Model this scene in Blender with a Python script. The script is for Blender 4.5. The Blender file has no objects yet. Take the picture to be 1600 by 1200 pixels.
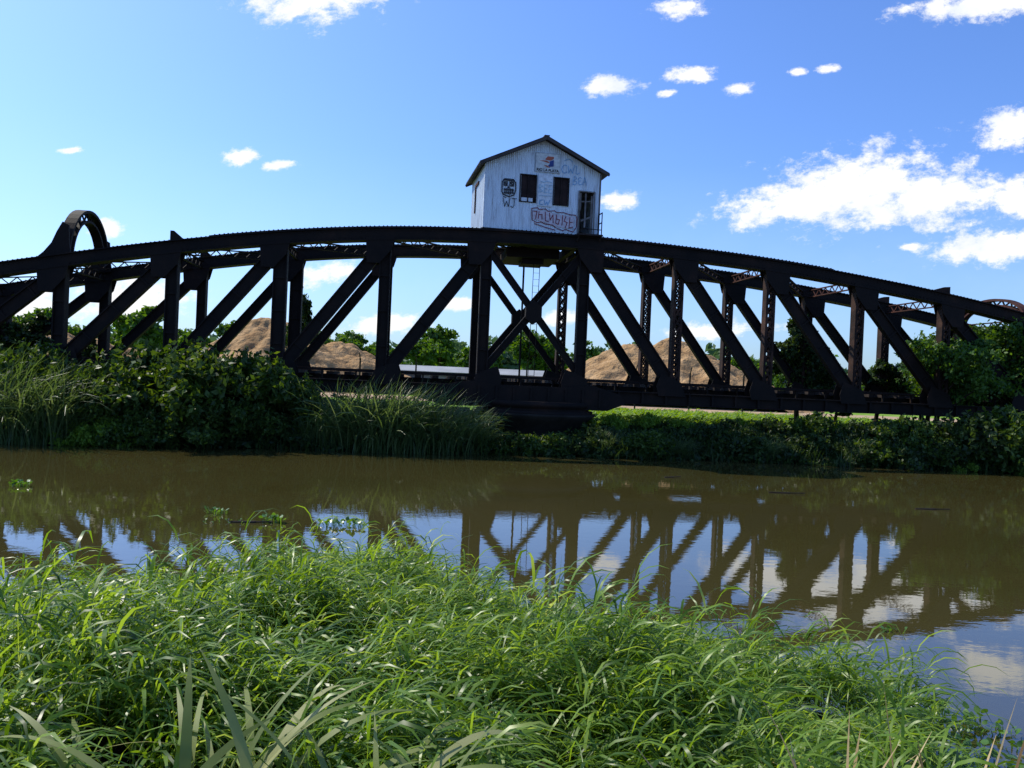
import bpy, bmesh, math
import numpy as np
from mathutils import Vector, Matrix
rng = np.random.default_rng(7)
S = bpy.context.scene
COL = S.collection
S.view_settings.view_transform = 'Standard'
S.view_settings.look = 'None'
S.view_settings.exposure = 0
WZ = .15   # river surface level

# ------------------------------------------------------------ helpers
def np_mesh(name, V, F):
    V = np.asarray(V, dtype=np.float32); F = np.asarray(F, dtype=np.int32)
    me = bpy.data.meshes.new(name)
    k = F.shape[1]
    me.vertices.add(len(V)); me.vertices.foreach_set('co', V.ravel())
    me.loops.add(F.size); me.loops.foreach_set('vertex_index', F.ravel())
    me.polygons.add(len(F))
    me.polygons.foreach_set('loop_start', np.arange(0, F.size, k, dtype=np.int32))
    me.polygons.foreach_set('loop_total', np.full(len(F), k, dtype=np.int32))
    me.update(calc_edges=True); me.validate()
    return me

def add(name, data, mat=None, parent=None, label=None, category=None, group=None, kind=None, loc=None, smooth=False):
    o = bpy.data.objects.new(name, data)
    COL.objects.link(o)
    if mat is not None and data is not None and hasattr(data, 'materials') and len(data.materials) == 0:
        data.materials.append(mat)
    if parent is not None: o.parent = parent
    if loc is not None: o.location = loc
    if label: o['label'] = label
    if category: o['category'] = category
    if group: o['group'] = group
    if kind: o['kind'] = kind
    if smooth and data is not None:
        data.polygons.foreach_set('use_smooth', np.ones(len(data.polygons), dtype=bool))
    return o

def bm_mesh(name, bm):
    me = bpy.data.meshes.new(name)
    bmesh.ops.recalc_face_normals(bm, faces=bm.faces)
    bm.to_mesh(me); bm.free()
    return me

def box(bm, p0, p1, w, h, up=(0, 0, 1)):
    p0 = Vector(p0); p1 = Vector(p1)
    d = (p1 - p0).normalized(); up = Vector(up)
    side = d.cross(up).normalized(); u2 = side.cross(d).normalized()
    vs = []
    for p in (p0, p1):
        for a, b in ((-1, -1), (1, -1), (1, 1), (-1, 1)):
            vs.append(bm.verts.new(p + side * (a * w / 2) + u2 * (b * h / 2)))
    for f in ((0, 1, 2, 3), (7, 6, 5, 4), (0, 4, 5, 1), (1, 5, 6, 2), (2, 6, 7, 3), (3, 7, 4, 0)):
        bm.faces.new([vs[i] for i in f])

def abox(bm, x0, x1, y0, y1, z0, z1):
    box(bm, ((x0 + x1) / 2, (y0 + y1) / 2, z0), ((x0 + x1) / 2, (y0 + y1) / 2, z1), abs(x1 - x0), abs(y1 - y0), up=(0, 1, 0))

def plate(bm, pts, y, t=0.02):
    a = [bm.verts.new((p[0], y, p[1])) for p in pts]
    b = [bm.verts.new((p[0], y + t, p[1])) for p in pts]
    bm.faces.new(a); bm.faces.new(b[::-1])
    n = len(pts)
    for i in range(n):
        bm.faces.new((a[i], a[(i + 1) % n], b[(i + 1) % n], b[i]))

def loft(bm, nodes, d0, d1, y0, y1):
    rings = []
    for (x, z) in nodes:
        rings.append([bm.verts.new(c) for c in ((x, y0, z + d0), (x, y1, z + d0), (x, y1, z + d1), (x, y0, z + d1))])
    for r, q in zip(rings[:-1], rings[1:]):
        for i in range(4):
            bm.faces.new((r[i], r[(i + 1) % 4], q[(i + 1) % 4], q[i]))
    bm.faces.new(rings[0]); bm.faces.new(rings[-1][::-1])

def nz(x, y, s=1.0, ph=0.0):
    x = np.asarray(x) * s + ph; y = np.asarray(y) * s + ph * 1.7
    return (np.sin(1.3 * x + 0.7 * y) + np.sin(-0.9 * x + 1.7 * y + 1.3) + np.sin(2.3 * x - 1.1 * y + 2.1) * 0.6 + np.sin(3.1 * x + 2.7 * y + .4) * 0.4) / 3.0

def sstep(a, b, x):
    t = np.clip((np.asarray(x, dtype=float) - a) / (b - a), 0, 1)
    return t * t * (3 - 2 * t)

# ------------------------------------------------------------ materials
def newmat(name):
    m = bpy.data.materials.new(name); m.use_nodes = True
    nt = m.node_tree
    return m, nt, nt.nodes, nt.links, nt.nodes['Principled BSDF']

def ramp(nt, fac, stops):
    r = nt.nodes.new('ShaderNodeValToRGB')
    cr = r.color_ramp
    cr.elements[0].position = stops[0][0]; cr.elements[0].color = (*stops[0][1], 1)
    cr.elements[1].position = stops[-1][0]; cr.elements[1].color = (*stops[-1][1], 1)
    for p, c in stops[1:-1]:
        e = cr.elements.new(p); e.color = (*c, 1)
    nt.links.new(fac, r.inputs[0])
    return r.outputs[0]

def noise(nt, scale, detail=4, rough=.6, vec=None, coord='Object'):
    n = nt.nodes.new('ShaderNodeTexNoise')
    n.inputs['Scale'].default_value = scale; n.inputs['Detail'].default_value = detail
    n.inputs['Roughness'].default_value = rough
    if vec is None:
        tc = nt.nodes.new('ShaderNodeTexCoord'); vec = tc.outputs[coord]
    nt.links.new(vec, n.inputs['Vector'])
    return n.outputs['Fac']

def noisy(name, stops, scale=2.0, rough=.8, bump=.3, bscale=20, bdist=.02, spec=.3, metallic=0):
    m, nt, N, L, P = newmat(name)
    L.new(ramp(nt, noise(nt, scale, 6), stops), P.inputs['Base Color'])
    P.inputs['Roughness'].default_value = rough
    P.inputs['Specular IOR Level'].default_value = spec
    P.inputs['Metallic'].default_value = metallic
    if bump:
        b = N.new('ShaderNodeBump'); b.inputs['Strength'].default_value = bump; b.inputs['Distance'].default_value = bdist
        L.new(noise(nt, bscale, 5), b.inputs['Height']); L.new(b.outputs[0], P.inputs['Normal'])
    return m

def foliage(name, stops, transl=.35, rough=.5, spec=.35, patch=.6, tv=1.7, ts=1.2):
    m, nt, N, L, P = newmat(name)
    g = N.new('ShaderNodeNewGeometry')
    n = noise(nt, patch, 3, coord='Object')
    mx = N.new('ShaderNodeMath'); mx.operation = 'MULTIPLY_ADD'
    L.new(g.outputs['Random Per Island'], mx.inputs[0]); mx.inputs[1].default_value = .55
    ms = N.new('ShaderNodeMath'); ms.operation = 'MULTIPLY'; ms.inputs[1].default_value = .5
    L.new(n, ms.inputs[0]); L.new(ms.outputs[0], mx.inputs[2])
    col = ramp(nt, mx.outputs[0], stops)
    L.new(col, P.inputs['Base Color'])
    P.inputs['Roughness'].default_value = rough; P.inputs['Specular IOR Level'].default_value = spec
    t = N.new('ShaderNodeBsdfTranslucent')
    hs = N.new('ShaderNodeHueSaturation'); hs.inputs['Value'].default_value = tv; hs.inputs['Saturation'].default_value = ts; hs.inputs['Hue'].default_value = .475
    L.new(col, hs.inputs['Color']); L.new(hs.outputs[0], t.inputs['Color'])
    mix = N.new('ShaderNodeMixShader'); mix.inputs[0].default_value = transl
    L.new(P.outputs[0], mix.inputs[1]); L.new(t.outputs[0], mix.inputs[2])
    L.new(mix.outputs[0], N['Material Output'].inputs['Surface'])
    return m

M_steel = noisy('dark_riveted_steel', [(.3, (.007, .0048, .004)), (.55, (.015, .009, .0065)), (.75, (.036, .017, .011))], .9, .75, .35, 9, .02, .2)
M_rust = noisy('rusty_steel', [(.3, (.010, .007, .005)), (.5, (.026, .013, .009)), (.74, (.085, .04, .025))], 1.6, .8, .35, 12, .02, .2)
M_rustred = noisy('red_rusty_steel', [(.3, (.022, .010, .008)), (.7, (.10, .038, .027))], 1.6, .8, .35, 12, .02, .2)
M_sand = noisy('sand', [(.3, (.25, .145, .065)), (.5, (.38, .235, .11)), (.7, (.52, .34, .175))], .7, .95, .8, 1.8, .5, .1)
M_road = noisy('dirt_road', [(.3, (.34, .23, .14)), (.7, (.48, .34, .22))], .5, .95, .3, 4, .03, .1)
M_conc = noisy('dark_masonry', [(.3, (.014, .012, .009)), (.7, (.038, .032, .026))], 1.5, .9, .5, 6, .03, .2)
M_bark = noisy('bark', [(.3, (.03, .022, .015)), (.7, (.09, .065, .045))], 5, .9, .6, 18, .02, .1)
M_darkwood = noisy('dark_weathered_wood', [(.3, (.012, .01, .01)), (.7, (.05, .035, .03))], 4, .85, .3, 20, .01, .2)
M_greywood = noisy('grey_weathered_wood', [(.3, (.10, .09, .085)), (.7, (.30, .28, .27))], 4, .85, .3, 20, .01, .2)
M_black = noisy('dark_interior', [(.3, (.014, .009, .009)), (.7, (.05, .028, .024))], 3, .9, 0)
M_paint = noisy('roof_metal', [(.3, (.035, .03, .03)), (.7, (.09, .07, .06))], 3, .7, .2)
M_shed = noisy('shed_wall', [(.3, (.16, .16, .16)), (.7, (.26, .26, .25))], .6, .8, 0)
M_shedroof = noisy('shed_roof', [(.3, (.24, .25, .25)), (.7, (.36, .37, .37))], .6, .7, 0)

def flat(name, c, rough=.7):
    m, nt, N, L, P = newmat(name)
    a = tuple(x * .75 for x in c); b = tuple(min(1, x * 1.15) for x in c)
    L.new(ramp(nt, noise(nt, 9, 4), [(.3, a), (.65, b)]), P.inputs['Base Color'])
    P.inputs['Roughness'].default_value = rough
    return m
M_gblack = flat('graffiti_black', (.02, .02, .025)); M_gblue = flat('graffiti_blue', (.14, .38, .62))
M_gpale = flat('graffiti_pale_blue', (.34, .56, .70))
M_gpink = flat('graffiti_maroon', (.22, .02, .035)); M_pinkfill = flat('graffiti_fill', (.64, .56, .60))
M_red = flat('emblem_red', (.50, .12, .07)); M_navy = flat('emblem_navy', (.04, .07, .26)); M_board = flat('white_board', (.74, .78, .82))
M_cream = flat('faded_cream_board', (.68, .70, .68))
M_frame = flat('faded_grey_paint', (.40, .43, .46))

M_corr, nt, N, L, P = newmat('white_corrugated_metal')
tc = N.new('ShaderNodeTexCoord'); mp = N.new('ShaderNodeMapping'); mp.inputs['Scale'].default_value = (5, 5, .6)
L.new(tc.outputs['Object'], mp.inputs[0])
L.new(ramp(nt, noise(nt, 1.6, 8, .68, mp.outputs[0]), [(.28, (.28, .22, .18)), (.38, (.58, .62, .66)), (.52, (.76, .84, .90)), (.8, (.84, .91, .96))]), P.inputs['Base Color'])
P.inputs['Roughness'].default_value = .5

M_grass = foliage('bank_grass', [(.05, (.014, .036, .004)), (.28, (.046, .10, .010)), (.50, (.105, .20, .020)), (.75, (.19, .30, .038)), (.97, (.46, .48, .17))], .45, .36, .30, .8, 2.0, 1.08)
M_strap = foliage('strap_leaf', [(.1, (.09, .13, .03)), (.5, (.20, .25, .07)), (.95, (.52, .49, .24))], .38, .5, .2, 3, 1.5, 1.0)
M_dry = foliage('dry_grass', [(.1, (.30, .20, .08)), (.9, (.6, .46, .24))], .2, .6, .3, 3)
M_reed = foliage('reed_leaf', [(.1, (.032, .06, .016)), (.5, (.075, .125, .036)), (.95, (.17, .22, .085))], .38, .45, .4, .8)
M_bush = foliage('bush_leaf', [(.1, (.015, .034, .007)), (.5, (.045, .09, .016)), (.95, (.13, .20, .038))], .38, .5, .3, .8)
M_bright = foliage('sunlit_leaf', [(.1, (.06, .12, .012)), (.5, (.14, .25, .028)), (.95, (.26, .38, .06))], .42, .5, .3, .8)  # lighter leaf copy, sunlight put into its colour
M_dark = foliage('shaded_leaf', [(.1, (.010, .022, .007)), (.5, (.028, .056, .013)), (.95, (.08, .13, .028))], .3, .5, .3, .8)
M_tree = foliage('tree_leaf', [(.1, (.026, .065, .012)), (.5, (.065, .14, .024)), (.95, (.14, .24, .045))], .4, .5, .3, .3)
M_far = foliage('far_leaf', [(.1, (.035, .075, .035)), (.5, (.065, .12, .05)), (.95, (.12, .18, .08))], .3, .6, .2, .05)
M_hya = foliage('hyacinth_leaf', [(.1, (.04, .10, .015)), (.5, (.08, .18, .03)), (.95, (.16, .28, .06))], .3, .35, .5, 4)

M_ground, nt, N, L, P = newmat('ground')
c1 = ramp(nt, noise(nt, .35, 8, .65), [(.35, (.11, .20, .02)), (.55, (.20, .33, .035)), (.75, (.28, .34, .09))])
c2 = ramp(nt, noise(nt, 2.5, 6), [(.3, (.014, .011, .007)), (.7, (.042, .032, .018))])
gg = N.new('ShaderNodeNewGeometry'); sx = N.new('ShaderNodeSeparateXYZ'); L.new(gg.outputs['Position'], sx.inputs[0])
mr = N.new('ShaderNodeMapRange'); mr.inputs['From Min'].default_value = 29.5; mr.inputs['From Max'].default_value = 32; mr.clamp = True
L.new(sx.outputs['Y'], mr.inputs['Value'])
mixc = N.new('ShaderNodeMix'); mixc.data_type = 'RGBA'
L.new(mr.outputs[0], mixc.inputs[0]); L.new(c2, mixc.inputs[6]); L.new(c1, mixc.inputs[7])
L.new(mixc.outputs[2], P.inputs['Base Color']); P.inputs['Roughness'].default_value = .95; P.inputs['Specular IOR Level'].default_value = .1
b = N.new('ShaderNodeBump'); b.inputs['Strength'].default_value = .6; b.inputs['Distance'].default_value = .05
L.new(noise(nt, 7, 6), b.inputs['Height']); L.new(b.outputs[0], P.inputs['Normal'])

M_water, nt, N, L, P = newmat('river_water')
L.new(ramp(nt, noise(nt, .12, 4), [(.3, (.044, .039, .011)), (.7, (.062, .052, .017))]), P.inputs['Base Color'])
P.inputs['Roughness'].default_value = .0; P.inputs['IOR'].default_value = 2.1
tc = N.new('ShaderNodeTexCoord'); mp = N.new('ShaderNodeMapping'); mp.inputs['Scale'].default_value = (.8, 1.5, 1)
L.new(tc.outputs['Object'], mp.inputs[0])
b = N.new('ShaderNodeBump'); b.inputs['Strength'].default_value = .10; b.inputs['Distance'].default_value = .012
L.new(noise(nt, 2.8, 4, .55, mp.outputs[0]), b.inputs['Height']); L.new(b.outputs[0], P.inputs['Normal'])

# ------------------------------------------------------------ camera, sun, sky
cam = bpy.data.cameras.new('camera'); co = bpy.data.objects.new('camera', cam); COL.objects.link(co)
cam.sensor_width = 36; cam.lens = 28.125; cam.clip_end = 6000; cam.clip_start = .05
co.matrix_world = Matrix.Translation((0, 0, 2.75)) @ Matrix.Rotation(math.radians(89.6), 4, 'X') @ Matrix.Rotation(math.radians(2.5), 4, 'Z')
S.camera = co

SUN = Vector((-.62, .40, .82)).normalized()
sl = bpy.data.lights.new('sun', 'SUN'); sl.energy = 5.0; sl.angle = math.radians(.5); sl.color = (1, .94, .80)
so = bpy.data.objects.new('sun', sl); COL.objects.link(so)
so.rotation_euler = (-SUN).to_track_quat('-Z', 'Y').to_euler(); so.location = (-40, 20, 60)

W = bpy.data.worlds.new('World'); S.world = W; W.use_nodes = True
nt = W.node_tree; N = nt.nodes; L = nt.links
bg = N['Background']; bg.inputs['Strength'].default_value = .145
sky = N.new('ShaderNodeTexSky'); sky.sky_type = 'NISHITA'; sky.sun_disc = False
sky.sun_elevation = math.asin(SUN.z); sky.sun_rotation = math.atan2(SUN.x, SUN.y)
sky.air_density = 1.0; sky.dust_density = 1.2; sky.ozone_density = 2.6
def M(op, a, b=None, c=None, clamp=False):
    n = N.new('ShaderNodeMath'); n.operation = op; n.use_clamp = clamp
    for i, v in enumerate((a, b, c)):
        if v is None: continue
        if isinstance(v, (int, float)): n.inputs[i].default_value = v
        else: L.new(v, n.inputs[i])
    return n.outputs[0]
tint = N.new('ShaderNodeMix'); tint.data_type = 'RGBA'; tint.blend_type = 'MULTIPLY'; tint.inputs[0].default_value = 1
L.new(sky.outputs[0], tint.inputs[6]); tint.inputs[7].default_value = (.70, .97, 1.48, 1)
tc = N.new('ShaderNodeTexCoord'); sp = N.new('ShaderNodeSeparateXYZ'); L.new(tc.outputs['Generated'], sp.inputs[0])
yy = M('MAXIMUM', sp.outputs['Y'], .05)
A = M('DIVIDE', sp.outputs['X'], yy); B = M('DIVIDE', sp.outputs['Z'], yy)
TILT = .12
Bt = M('MULTIPLY_ADD', A, -TILT, B)
cv = N.new('ShaderNodeCombineXYZ'); L.new(A, cv.inputs[0]); L.new(Bt, cv.inputs[1])
clouds = [(-.265, .466, .095, .036), (.33, .226, .09, .022), (.37, .240, .11, .034), (.43, .256, .12, .052), (.51, .248, .095, .044), (.615, .254, .08, .028),
          (.61, .194, .11, .024), (.62, .340, .06, .030), (.108, .370, .040, .014), (.207, .388, .036, .010), (.269, .373, .020, .008),
          (.378, .402, .018, .006), (.338, .398, .014, .005), (.57, .490, .11, .018), (.191, .470, .034, .014), (.12, .228, .034, .013),
          (-.348, .263, .024, .013), (-.303, .253, .026, .007), (-.563, .26, .017, .005), (-.515, .164, .024, .015), (-.245, .118, .05, .016),
          (-.483, .079, .09, .034), (-.075, .09, .034, .009), (.488, .186, .018, .006), (.06, .078, .04, .009), (-.62, .06, .07, .04), (.178, .364, .016, .006),
          (.25, .07, .07, .012), (-.16, .06, .06, .014), (.9, .3, .12, .05), (-.95, .35, .1, .04)]
dmin = None
for a, b_, ra, rb in clouds:
    s = N.new('ShaderNodeVectorMath'); s.operation = 'SUBTRACT'; L.new(cv.outputs[0], s.inputs[0]); s.inputs[1].default_value = (a, b_ - TILT * a, 0)
    d = N.new('ShaderNodeVectorMath'); d.operation = 'MULTIPLY'; L.new(s.outputs[0], d.inputs[0]); d.inputs[1].default_value = (1 / ra, 1 / rb, 0)
    l = N.new('ShaderNodeVectorMath'); l.operation = 'LENGTH'; L.new(d.outputs[0], l.inputs[0])
    dmin = l.outputs['Value'] if dmin is None else M('MINIMUM', dmin, l.outputs['Value'])
mp = N.new('ShaderNodeMapping'); mp.inputs['Scale'].default_value = (1, 1.5, 1); L.new(cv.outputs[0], mp.inputs[0])
n1 = noise(nt, 26, 12, .70, mp.outputs[0]); n2 = noise(nt, 14, 7, .6, mp.outputs[0])
dens = M('SUBTRACT', 1.02, dmin)
dens = M('MULTIPLY_ADD', M('SUBTRACT', n1, .5), 3.2, dens)
mr = N.new('ShaderNodeMapRange'); mr.interpolation_type = 'SMOOTHSTEP'; L.new(dens, mr.inputs['Value'])
mr.inputs['From Min'].default_value = -.12; mr.inputs['From Max'].default_value = .65
veil = N.new('ShaderNodeMapRange'); L.new(sp.outputs['Z'], veil.inputs['Value']); veil.inputs['From Min'].default_value = .26; veil.inputs['From Max'].default_value = 0.0
veil.inputs['To Min'].default_value = 0; veil.inputs['To Max'].default_value = .35
vf = M('MULTIPLY', veil.outputs[0], M('MULTIPLY_ADD', n2, 1.0, .3), clamp=True)
mv = N.new('ShaderNodeMix'); mv.data_type = 'RGBA'; L.new(vf, mv.inputs[0]); L.new(tint.outputs[2], mv.inputs[6]); mv.inputs[7].default_value = (5.0, 6.4, 7.2, 1)
ccol = ramp(nt, n2, [(.3, (.78, .84, .94)), (.50, (1, 1, 1))])
cs = N.new('ShaderNodeMix'); cs.data_type = 'RGBA'; cs.blend_type = 'MULTIPLY'; cs.inputs[0].default_value = 1; L.new(ccol, cs.inputs[6]); cs.inputs[7].default_value = (7.6, 7.6, 7.6, 1)
mc = N.new('ShaderNodeMix'); mc.data_type = 'RGBA'; L.new(mr.outputs[0], mc.inputs[0]); L.new(mv.outputs[2], mc.inputs[6]); L.new(cs.outputs[2], mc.inputs[7])
L.new(mc.outputs[2], bg.inputs['Color'])

# ------------------------------------------------------------ terrain & water
def yfar(x):
    x = np.asarray(x, dtype=float)
    return 27.2 + np.where(x < 6, .18 * x, 1.08 + .04 * (x - 6)) + .35 * nz(x, 0, .8) + .15 * nz(x, 0, 2.7)
def near_d(x, y):
    x = np.asarray(x, dtype=float)
    ye = 7.45 - .30 * np.maximum(x, 0) + 1.35 * np.exp(-((x + 1.5) / 1.0) ** 2) - .3 * np.exp(-((x + .0) / .6) ** 2) + .22 * nz(x, 0, 1.5)
    return np.minimum(ye - y, 2.82 + .05 * y - x + .15 * nz(0, y, 1.7))
def hgt(x, y):
    dn = near_d(x, y)
    zn = np.where(dn > 0, .1 + 1.1 * (1 - np.exp(-np.maximum(dn, 0) / 2.2)), np.maximum(.1 + .4 * dn, -1.2))
    df = y - yfar(x)
    zf = np.where(df > 0, .1 + 1.1 * sstep(-.4, 3.2, df) - 1.1 * sstep(-.4, 3.2, 0) * (1 - sstep(0, 3.0, df)), np.maximum(.1 + .4 * df, -1.2))
    zf = zf - .42 * np.exp(-((x - .9) / 2.4) ** 2) * sstep(0, .8, df) * (1 - sstep(4.0, 6.5, df))
    z = np.maximum(zn, zf)
    return z + .04 * nz(x, y, 2.0) * (z < 1.1)
def axis(lo, hi, step, far):
    c = list(np.arange(lo, hi, step)); v = hi; s = step
    while v < far: c.append(v); s *= 1.3; v += s
    c.append(far)
    v = lo; s = step; pre = []
    while v > -far: s *= 1.3; v -= s; pre.append(max(v, -far))
    return np.unique(np.array(pre[::-1] + c))
xs = axis(-26, 26, .35, 2500.); ys = axis(-4, 44, .35, 2500.)
X, Y = np.meshgrid(xs, ys); Z = hgt(X, Y)
V = np.stack([X.ravel(), Y.ravel(), Z.ravel()], 1)
nx = len(xs); ii, jj = np.meshgrid(np.arange(nx - 1), np.arange(len(ys) - 1)); q = (jj * nx + ii).ravel()
F = np.stack([q, q + 1, q + nx + 1, q + nx], 1)
add('ground', np_mesh('ground', V, F), M_ground, kind='structure', label='grassy and muddy river banks and flat field', smooth=True)
add('river_water', np_mesh('river_water', [(-600, -60, WZ), (600, -60, WZ), (600, 60, WZ), (-600, 60, WZ)], [(0, 1, 2, 3)]), M_water, kind='structure', label='murky brown river with reflections')
rx = np.linspace(-200, 200, 60); ry = 47 + .05 * rx + .5 * nz(rx, 0, .1)
V = np.concatenate([np.stack([rx, ry, np.full_like(rx, 1.206)], 1), np.stack([rx, ry + 9, np.full_like(rx, 1.206)], 1)]); q = np.arange(59)
add('dirt_road', np_mesh('dirt_road', V, np.stack([q, q + 1, q + 61, q + 60], 1)), M_road, kind='structure', label='pale sandy dirt road behind the bridge')

# ------------------------------------------------------------ vegetation generators
def blades(base, az, length, width, a0, droop, segs=4, twist=None, prof=None):
    n = len(base)
    prof = np.array(prof if prof is not None else [.55, 1, .95, .65, .06]) if segs == 4 else np.interp(np.linspace(0, 1, segs + 1), [0, .2, .6, .85, 1], [.6, 1, .9, .55, .05])
    h = np.stack([np.cos(az), np.sin(az), np.zeros(n)], 1); up = np.array([0, 0, 1.])
    tw = np.zeros(n) if twist is None else twist
    sd0 = np.stack([-np.sin(az), np.cos(az), np.zeros(n)], 1)
    p = base.copy(); V = np.zeros((n, segs + 1, 2, 3))
    for i in range(segs + 1):
        t = i / segs
        a = a0 + droop * t ** 1.2
        d = h * np.sin(a)[:, None] + up * np.cos(a)[:, None]
        nrm = h * np.cos(a)[:, None] - up * np.sin(a)[:, None]
        s = sd0 * np.cos(tw * (0.4 + t))[:, None] + nrm * np.sin(tw * (0.4 + t))[:, None]
        w = (width * prof[i] / 2)[:, None] * s
        V[:, i, 0] = p - w; V[:, i, 1] = p + w
        p = p + d * (length / segs)[:, None]
    base_i = np.arange(n)[:, None] * (segs + 1) * 2
    k = np.arange(segs)[None, :] * 2
    F = np.stack([base_i + k, base_i + k + 1, base_i + k + 3, base_i + k + 2], 2).reshape(-1, 4)
    return V.reshape(-1, 3), F

def merge(parts):
    Vs = []; Fs = []; o = 0
    for v, f in parts:
        Vs.append(v); Fs.append(f + o); o += len(v)
    return np.concatenate(Vs), np.concatenate(Fs)

def leaves(P, size, r, elong=1.7, sag=.3):
    n = len(P)
    d = r.normal(size=(n, 3)); d[:, 2] -= sag; d /= np.linalg.norm(d, axis=1)[:, None]
    e = r.normal(size=(n, 3)); e -= d * (e * d).sum(1)[:, None]; e /= np.linalg.norm(e, axis=1)[:, None]
    s = size * r.uniform(.6, 1.35, n)
    a = d * (s * elong / 2)[:, None]; b_ = e * (s / 2)[:, None]
    V = np.stack([P - a, P + b_ * .9 - a * .1, P + a, P - b_ * .9 - a * .1], 1).reshape(-1, 3)
    return V, np.arange(4 * n).reshape(-1, 4)

def cloudpts(n, lobes, r, lo=.45, clump=.35, nclump=30):
    out = []
    vol = np.array([l[3] * l[4] * l[5] for l in lobes]) ** .67; vol /= vol.sum()
    for l, f in zip(lobes, vol):
        m = max(20, int(n * f)); nc = max(6, int(nclump))
        c = r.normal(size=(nc, 3)); c /= np.linalg.norm(c, axis=1)[:, None]
        c *= r.uniform(lo, 1.0, nc)[:, None]
        k = r.integers(0, nc, m)
        q = r.normal(size=(m, 3)) * clump * .55
        p = c[k] + q * r.uniform(.4, 1.2, (nc, 1))[k]
        out.append(p * np.array(l[3:6]) + np.array(l[:3]))
    return np.concatenate(out)

def stemtubes(segs, k=6):
    Vs = []; Fs = []; o = 0
    an = np.arange(k) * 2 * np.pi / k
    for p0, r0, p1, r1 in segs:
        p0 = np.array(p0, float); p1 = np.array(p1, float); d = p1 - p0; d /= np.linalg.norm(d)
        u = np.cross(d, [0.3, .9, .1]); u /= np.linalg.norm(u); v = np.cross(d, u)
        ring = np.cos(an)[:, None] * u + np.sin(an)[:, None] * v
        Vs += [p0 + ring * r0, p1 + ring * r1]
        i = np.arange(k); j = (i + 1) % k
        Fs.append(np.stack([i, j, j + k, i + k], 1) + o); o += 2 * k
    return np.concatenate(Vs), np.concatenate(Fs)

def tree_meshes(seed, H=7., Wd=2.6, leaf=.34, n=3800, trunkfrac=.28, mat=None, key=''):
    r = np.random.default_rng(seed)
    segs = []; lobes = []
    top = np.array([r.normal() * .3, r.normal() * .3, H * .8])
    mid = np.array([r.normal() * .15, r.normal() * .15, H * trunkfrac])
    segs += [((0, 0, -.15), .17, mid, .13), (mid, .13, (mid + top) / 2, .08), ((mid + top) / 2, .08, top, .03)]
    for i in range(9):
        t = r.uniform(.05, .85); st = mid + (top - mid) * t
        a = r.uniform(0, 6.28); ln = Wd * r.uniform(.45, 1.0) * (1 - .45 * t)
        en = st + np.array([math.cos(a) * ln, math.sin(a) * ln, ln * r.uniform(.35, .9)])
        segs.append((st, .06, en, .02))
        s = r.uniform(.28, .48) * Wd
        lobes.append((*en, s * r.uniform(.8, 1.2), s * r.uniform(.8, 1.2), s * r.uniform(.6, .9)))
    lobes.append((*top, Wd * .4, Wd * .4, H * .14)); lobes.append((mid[0], mid[1], H * .5, Wd * .55, Wd * .55, H * .2))
    v, f = leaves(cloudpts(n, lobes, r, nclump=14, clump=.4), leaf, r)
    tv, tf = stemtubes(segs)
    t = np_mesh('trunk' + key, tv, tf); t.materials.append(M_bark)
    c = np_mesh('crown' + key, v, f); c.materials.append(mat or M_tree)
    return t, c

def place_tree(meshes, x, y, s, rot, label, group=None, zs=1., z=None):
    e = bpy.data.objects.new('tree', None); COL.objects.link(e); e.empty_display_size = .3
    e.location = (x, y, float(hgt(x, y)) if z is None else z); e.scale = (s, s, s * zs); e.rotation_euler = (0, 0, rot)
    e['label'] = label; e['category'] = 'tree'
    if group: e['group'] = group
    add('trunk', meshes[0], parent=e); add('crown', meshes[1], parent=e)
    return e

def bush_mesh(seed, w=2.2, h=2.6, leaf=.12, n=9000, mat=None):
    r = np.random.default_rng(seed)
    lobes = []; segs = []
    for i in range(12):
        a = r.uniform(0, 6.28); rad = r.uniform(.1, .78) * w
        zc = h * r.uniform(.2, .8) * (1 - .3 * rad / w)
        c = np.array([math.cos(a) * rad, math.sin(a) * rad, zc])
        s = r.uniform(.24, .46) * w
        lobes.append((*c, s, s, s * r.uniform(.55, .8)))
        segs.append(((c[0] * .2, c[1] * .2, -.1), .035, c, .012))
    p = cloudpts(n, lobes, r, nclump=22, clump=.30); p[:, 2] = np.maximum(p[:, 2], r.uniform(0, .3, len(p)))
    v1, f1 = leaves(p, leaf, r); v2, f2 = stemtubes(segs, 4)
    m = 70; a = r.uniform(0, 6.28, m); rad = r.uniform(0, .85, m) * w
    bx = np.stack([np.cos(a) * rad, np.sin(a) * rad, h * (.72 - .35 * (rad / w) ** 2) + r.uniform(-.1, .1, m)], 1)
    L_ = r.uniform(.4, .9, m) * min(1, h / 2); aa = r.uniform(0, 6.28, m); tilt = r.uniform(0, .6, m)
    k = 16; t = np.tile(np.linspace(0, 1, k), m); idx = np.repeat(np.arange(m), k)
    pp = bx[idx] + np.stack([np.cos(aa[idx]) * np.sin(tilt[idx]), np.sin(aa[idx]) * np.sin(tilt[idx]), np.cos(tilt[idx])], 1) * (t * L_[idx])[:, None] + r.normal(size=(m * k, 3)) * .05
    v3, f3 = leaves(pp, leaf * .9, r, 2.0)
    V, F = merge([(v1, f1), (v2, f2), (v3, f3)])
    me = np_mesh('bush', V, F); me.materials.append(mat or M_bush)
    return me

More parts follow.
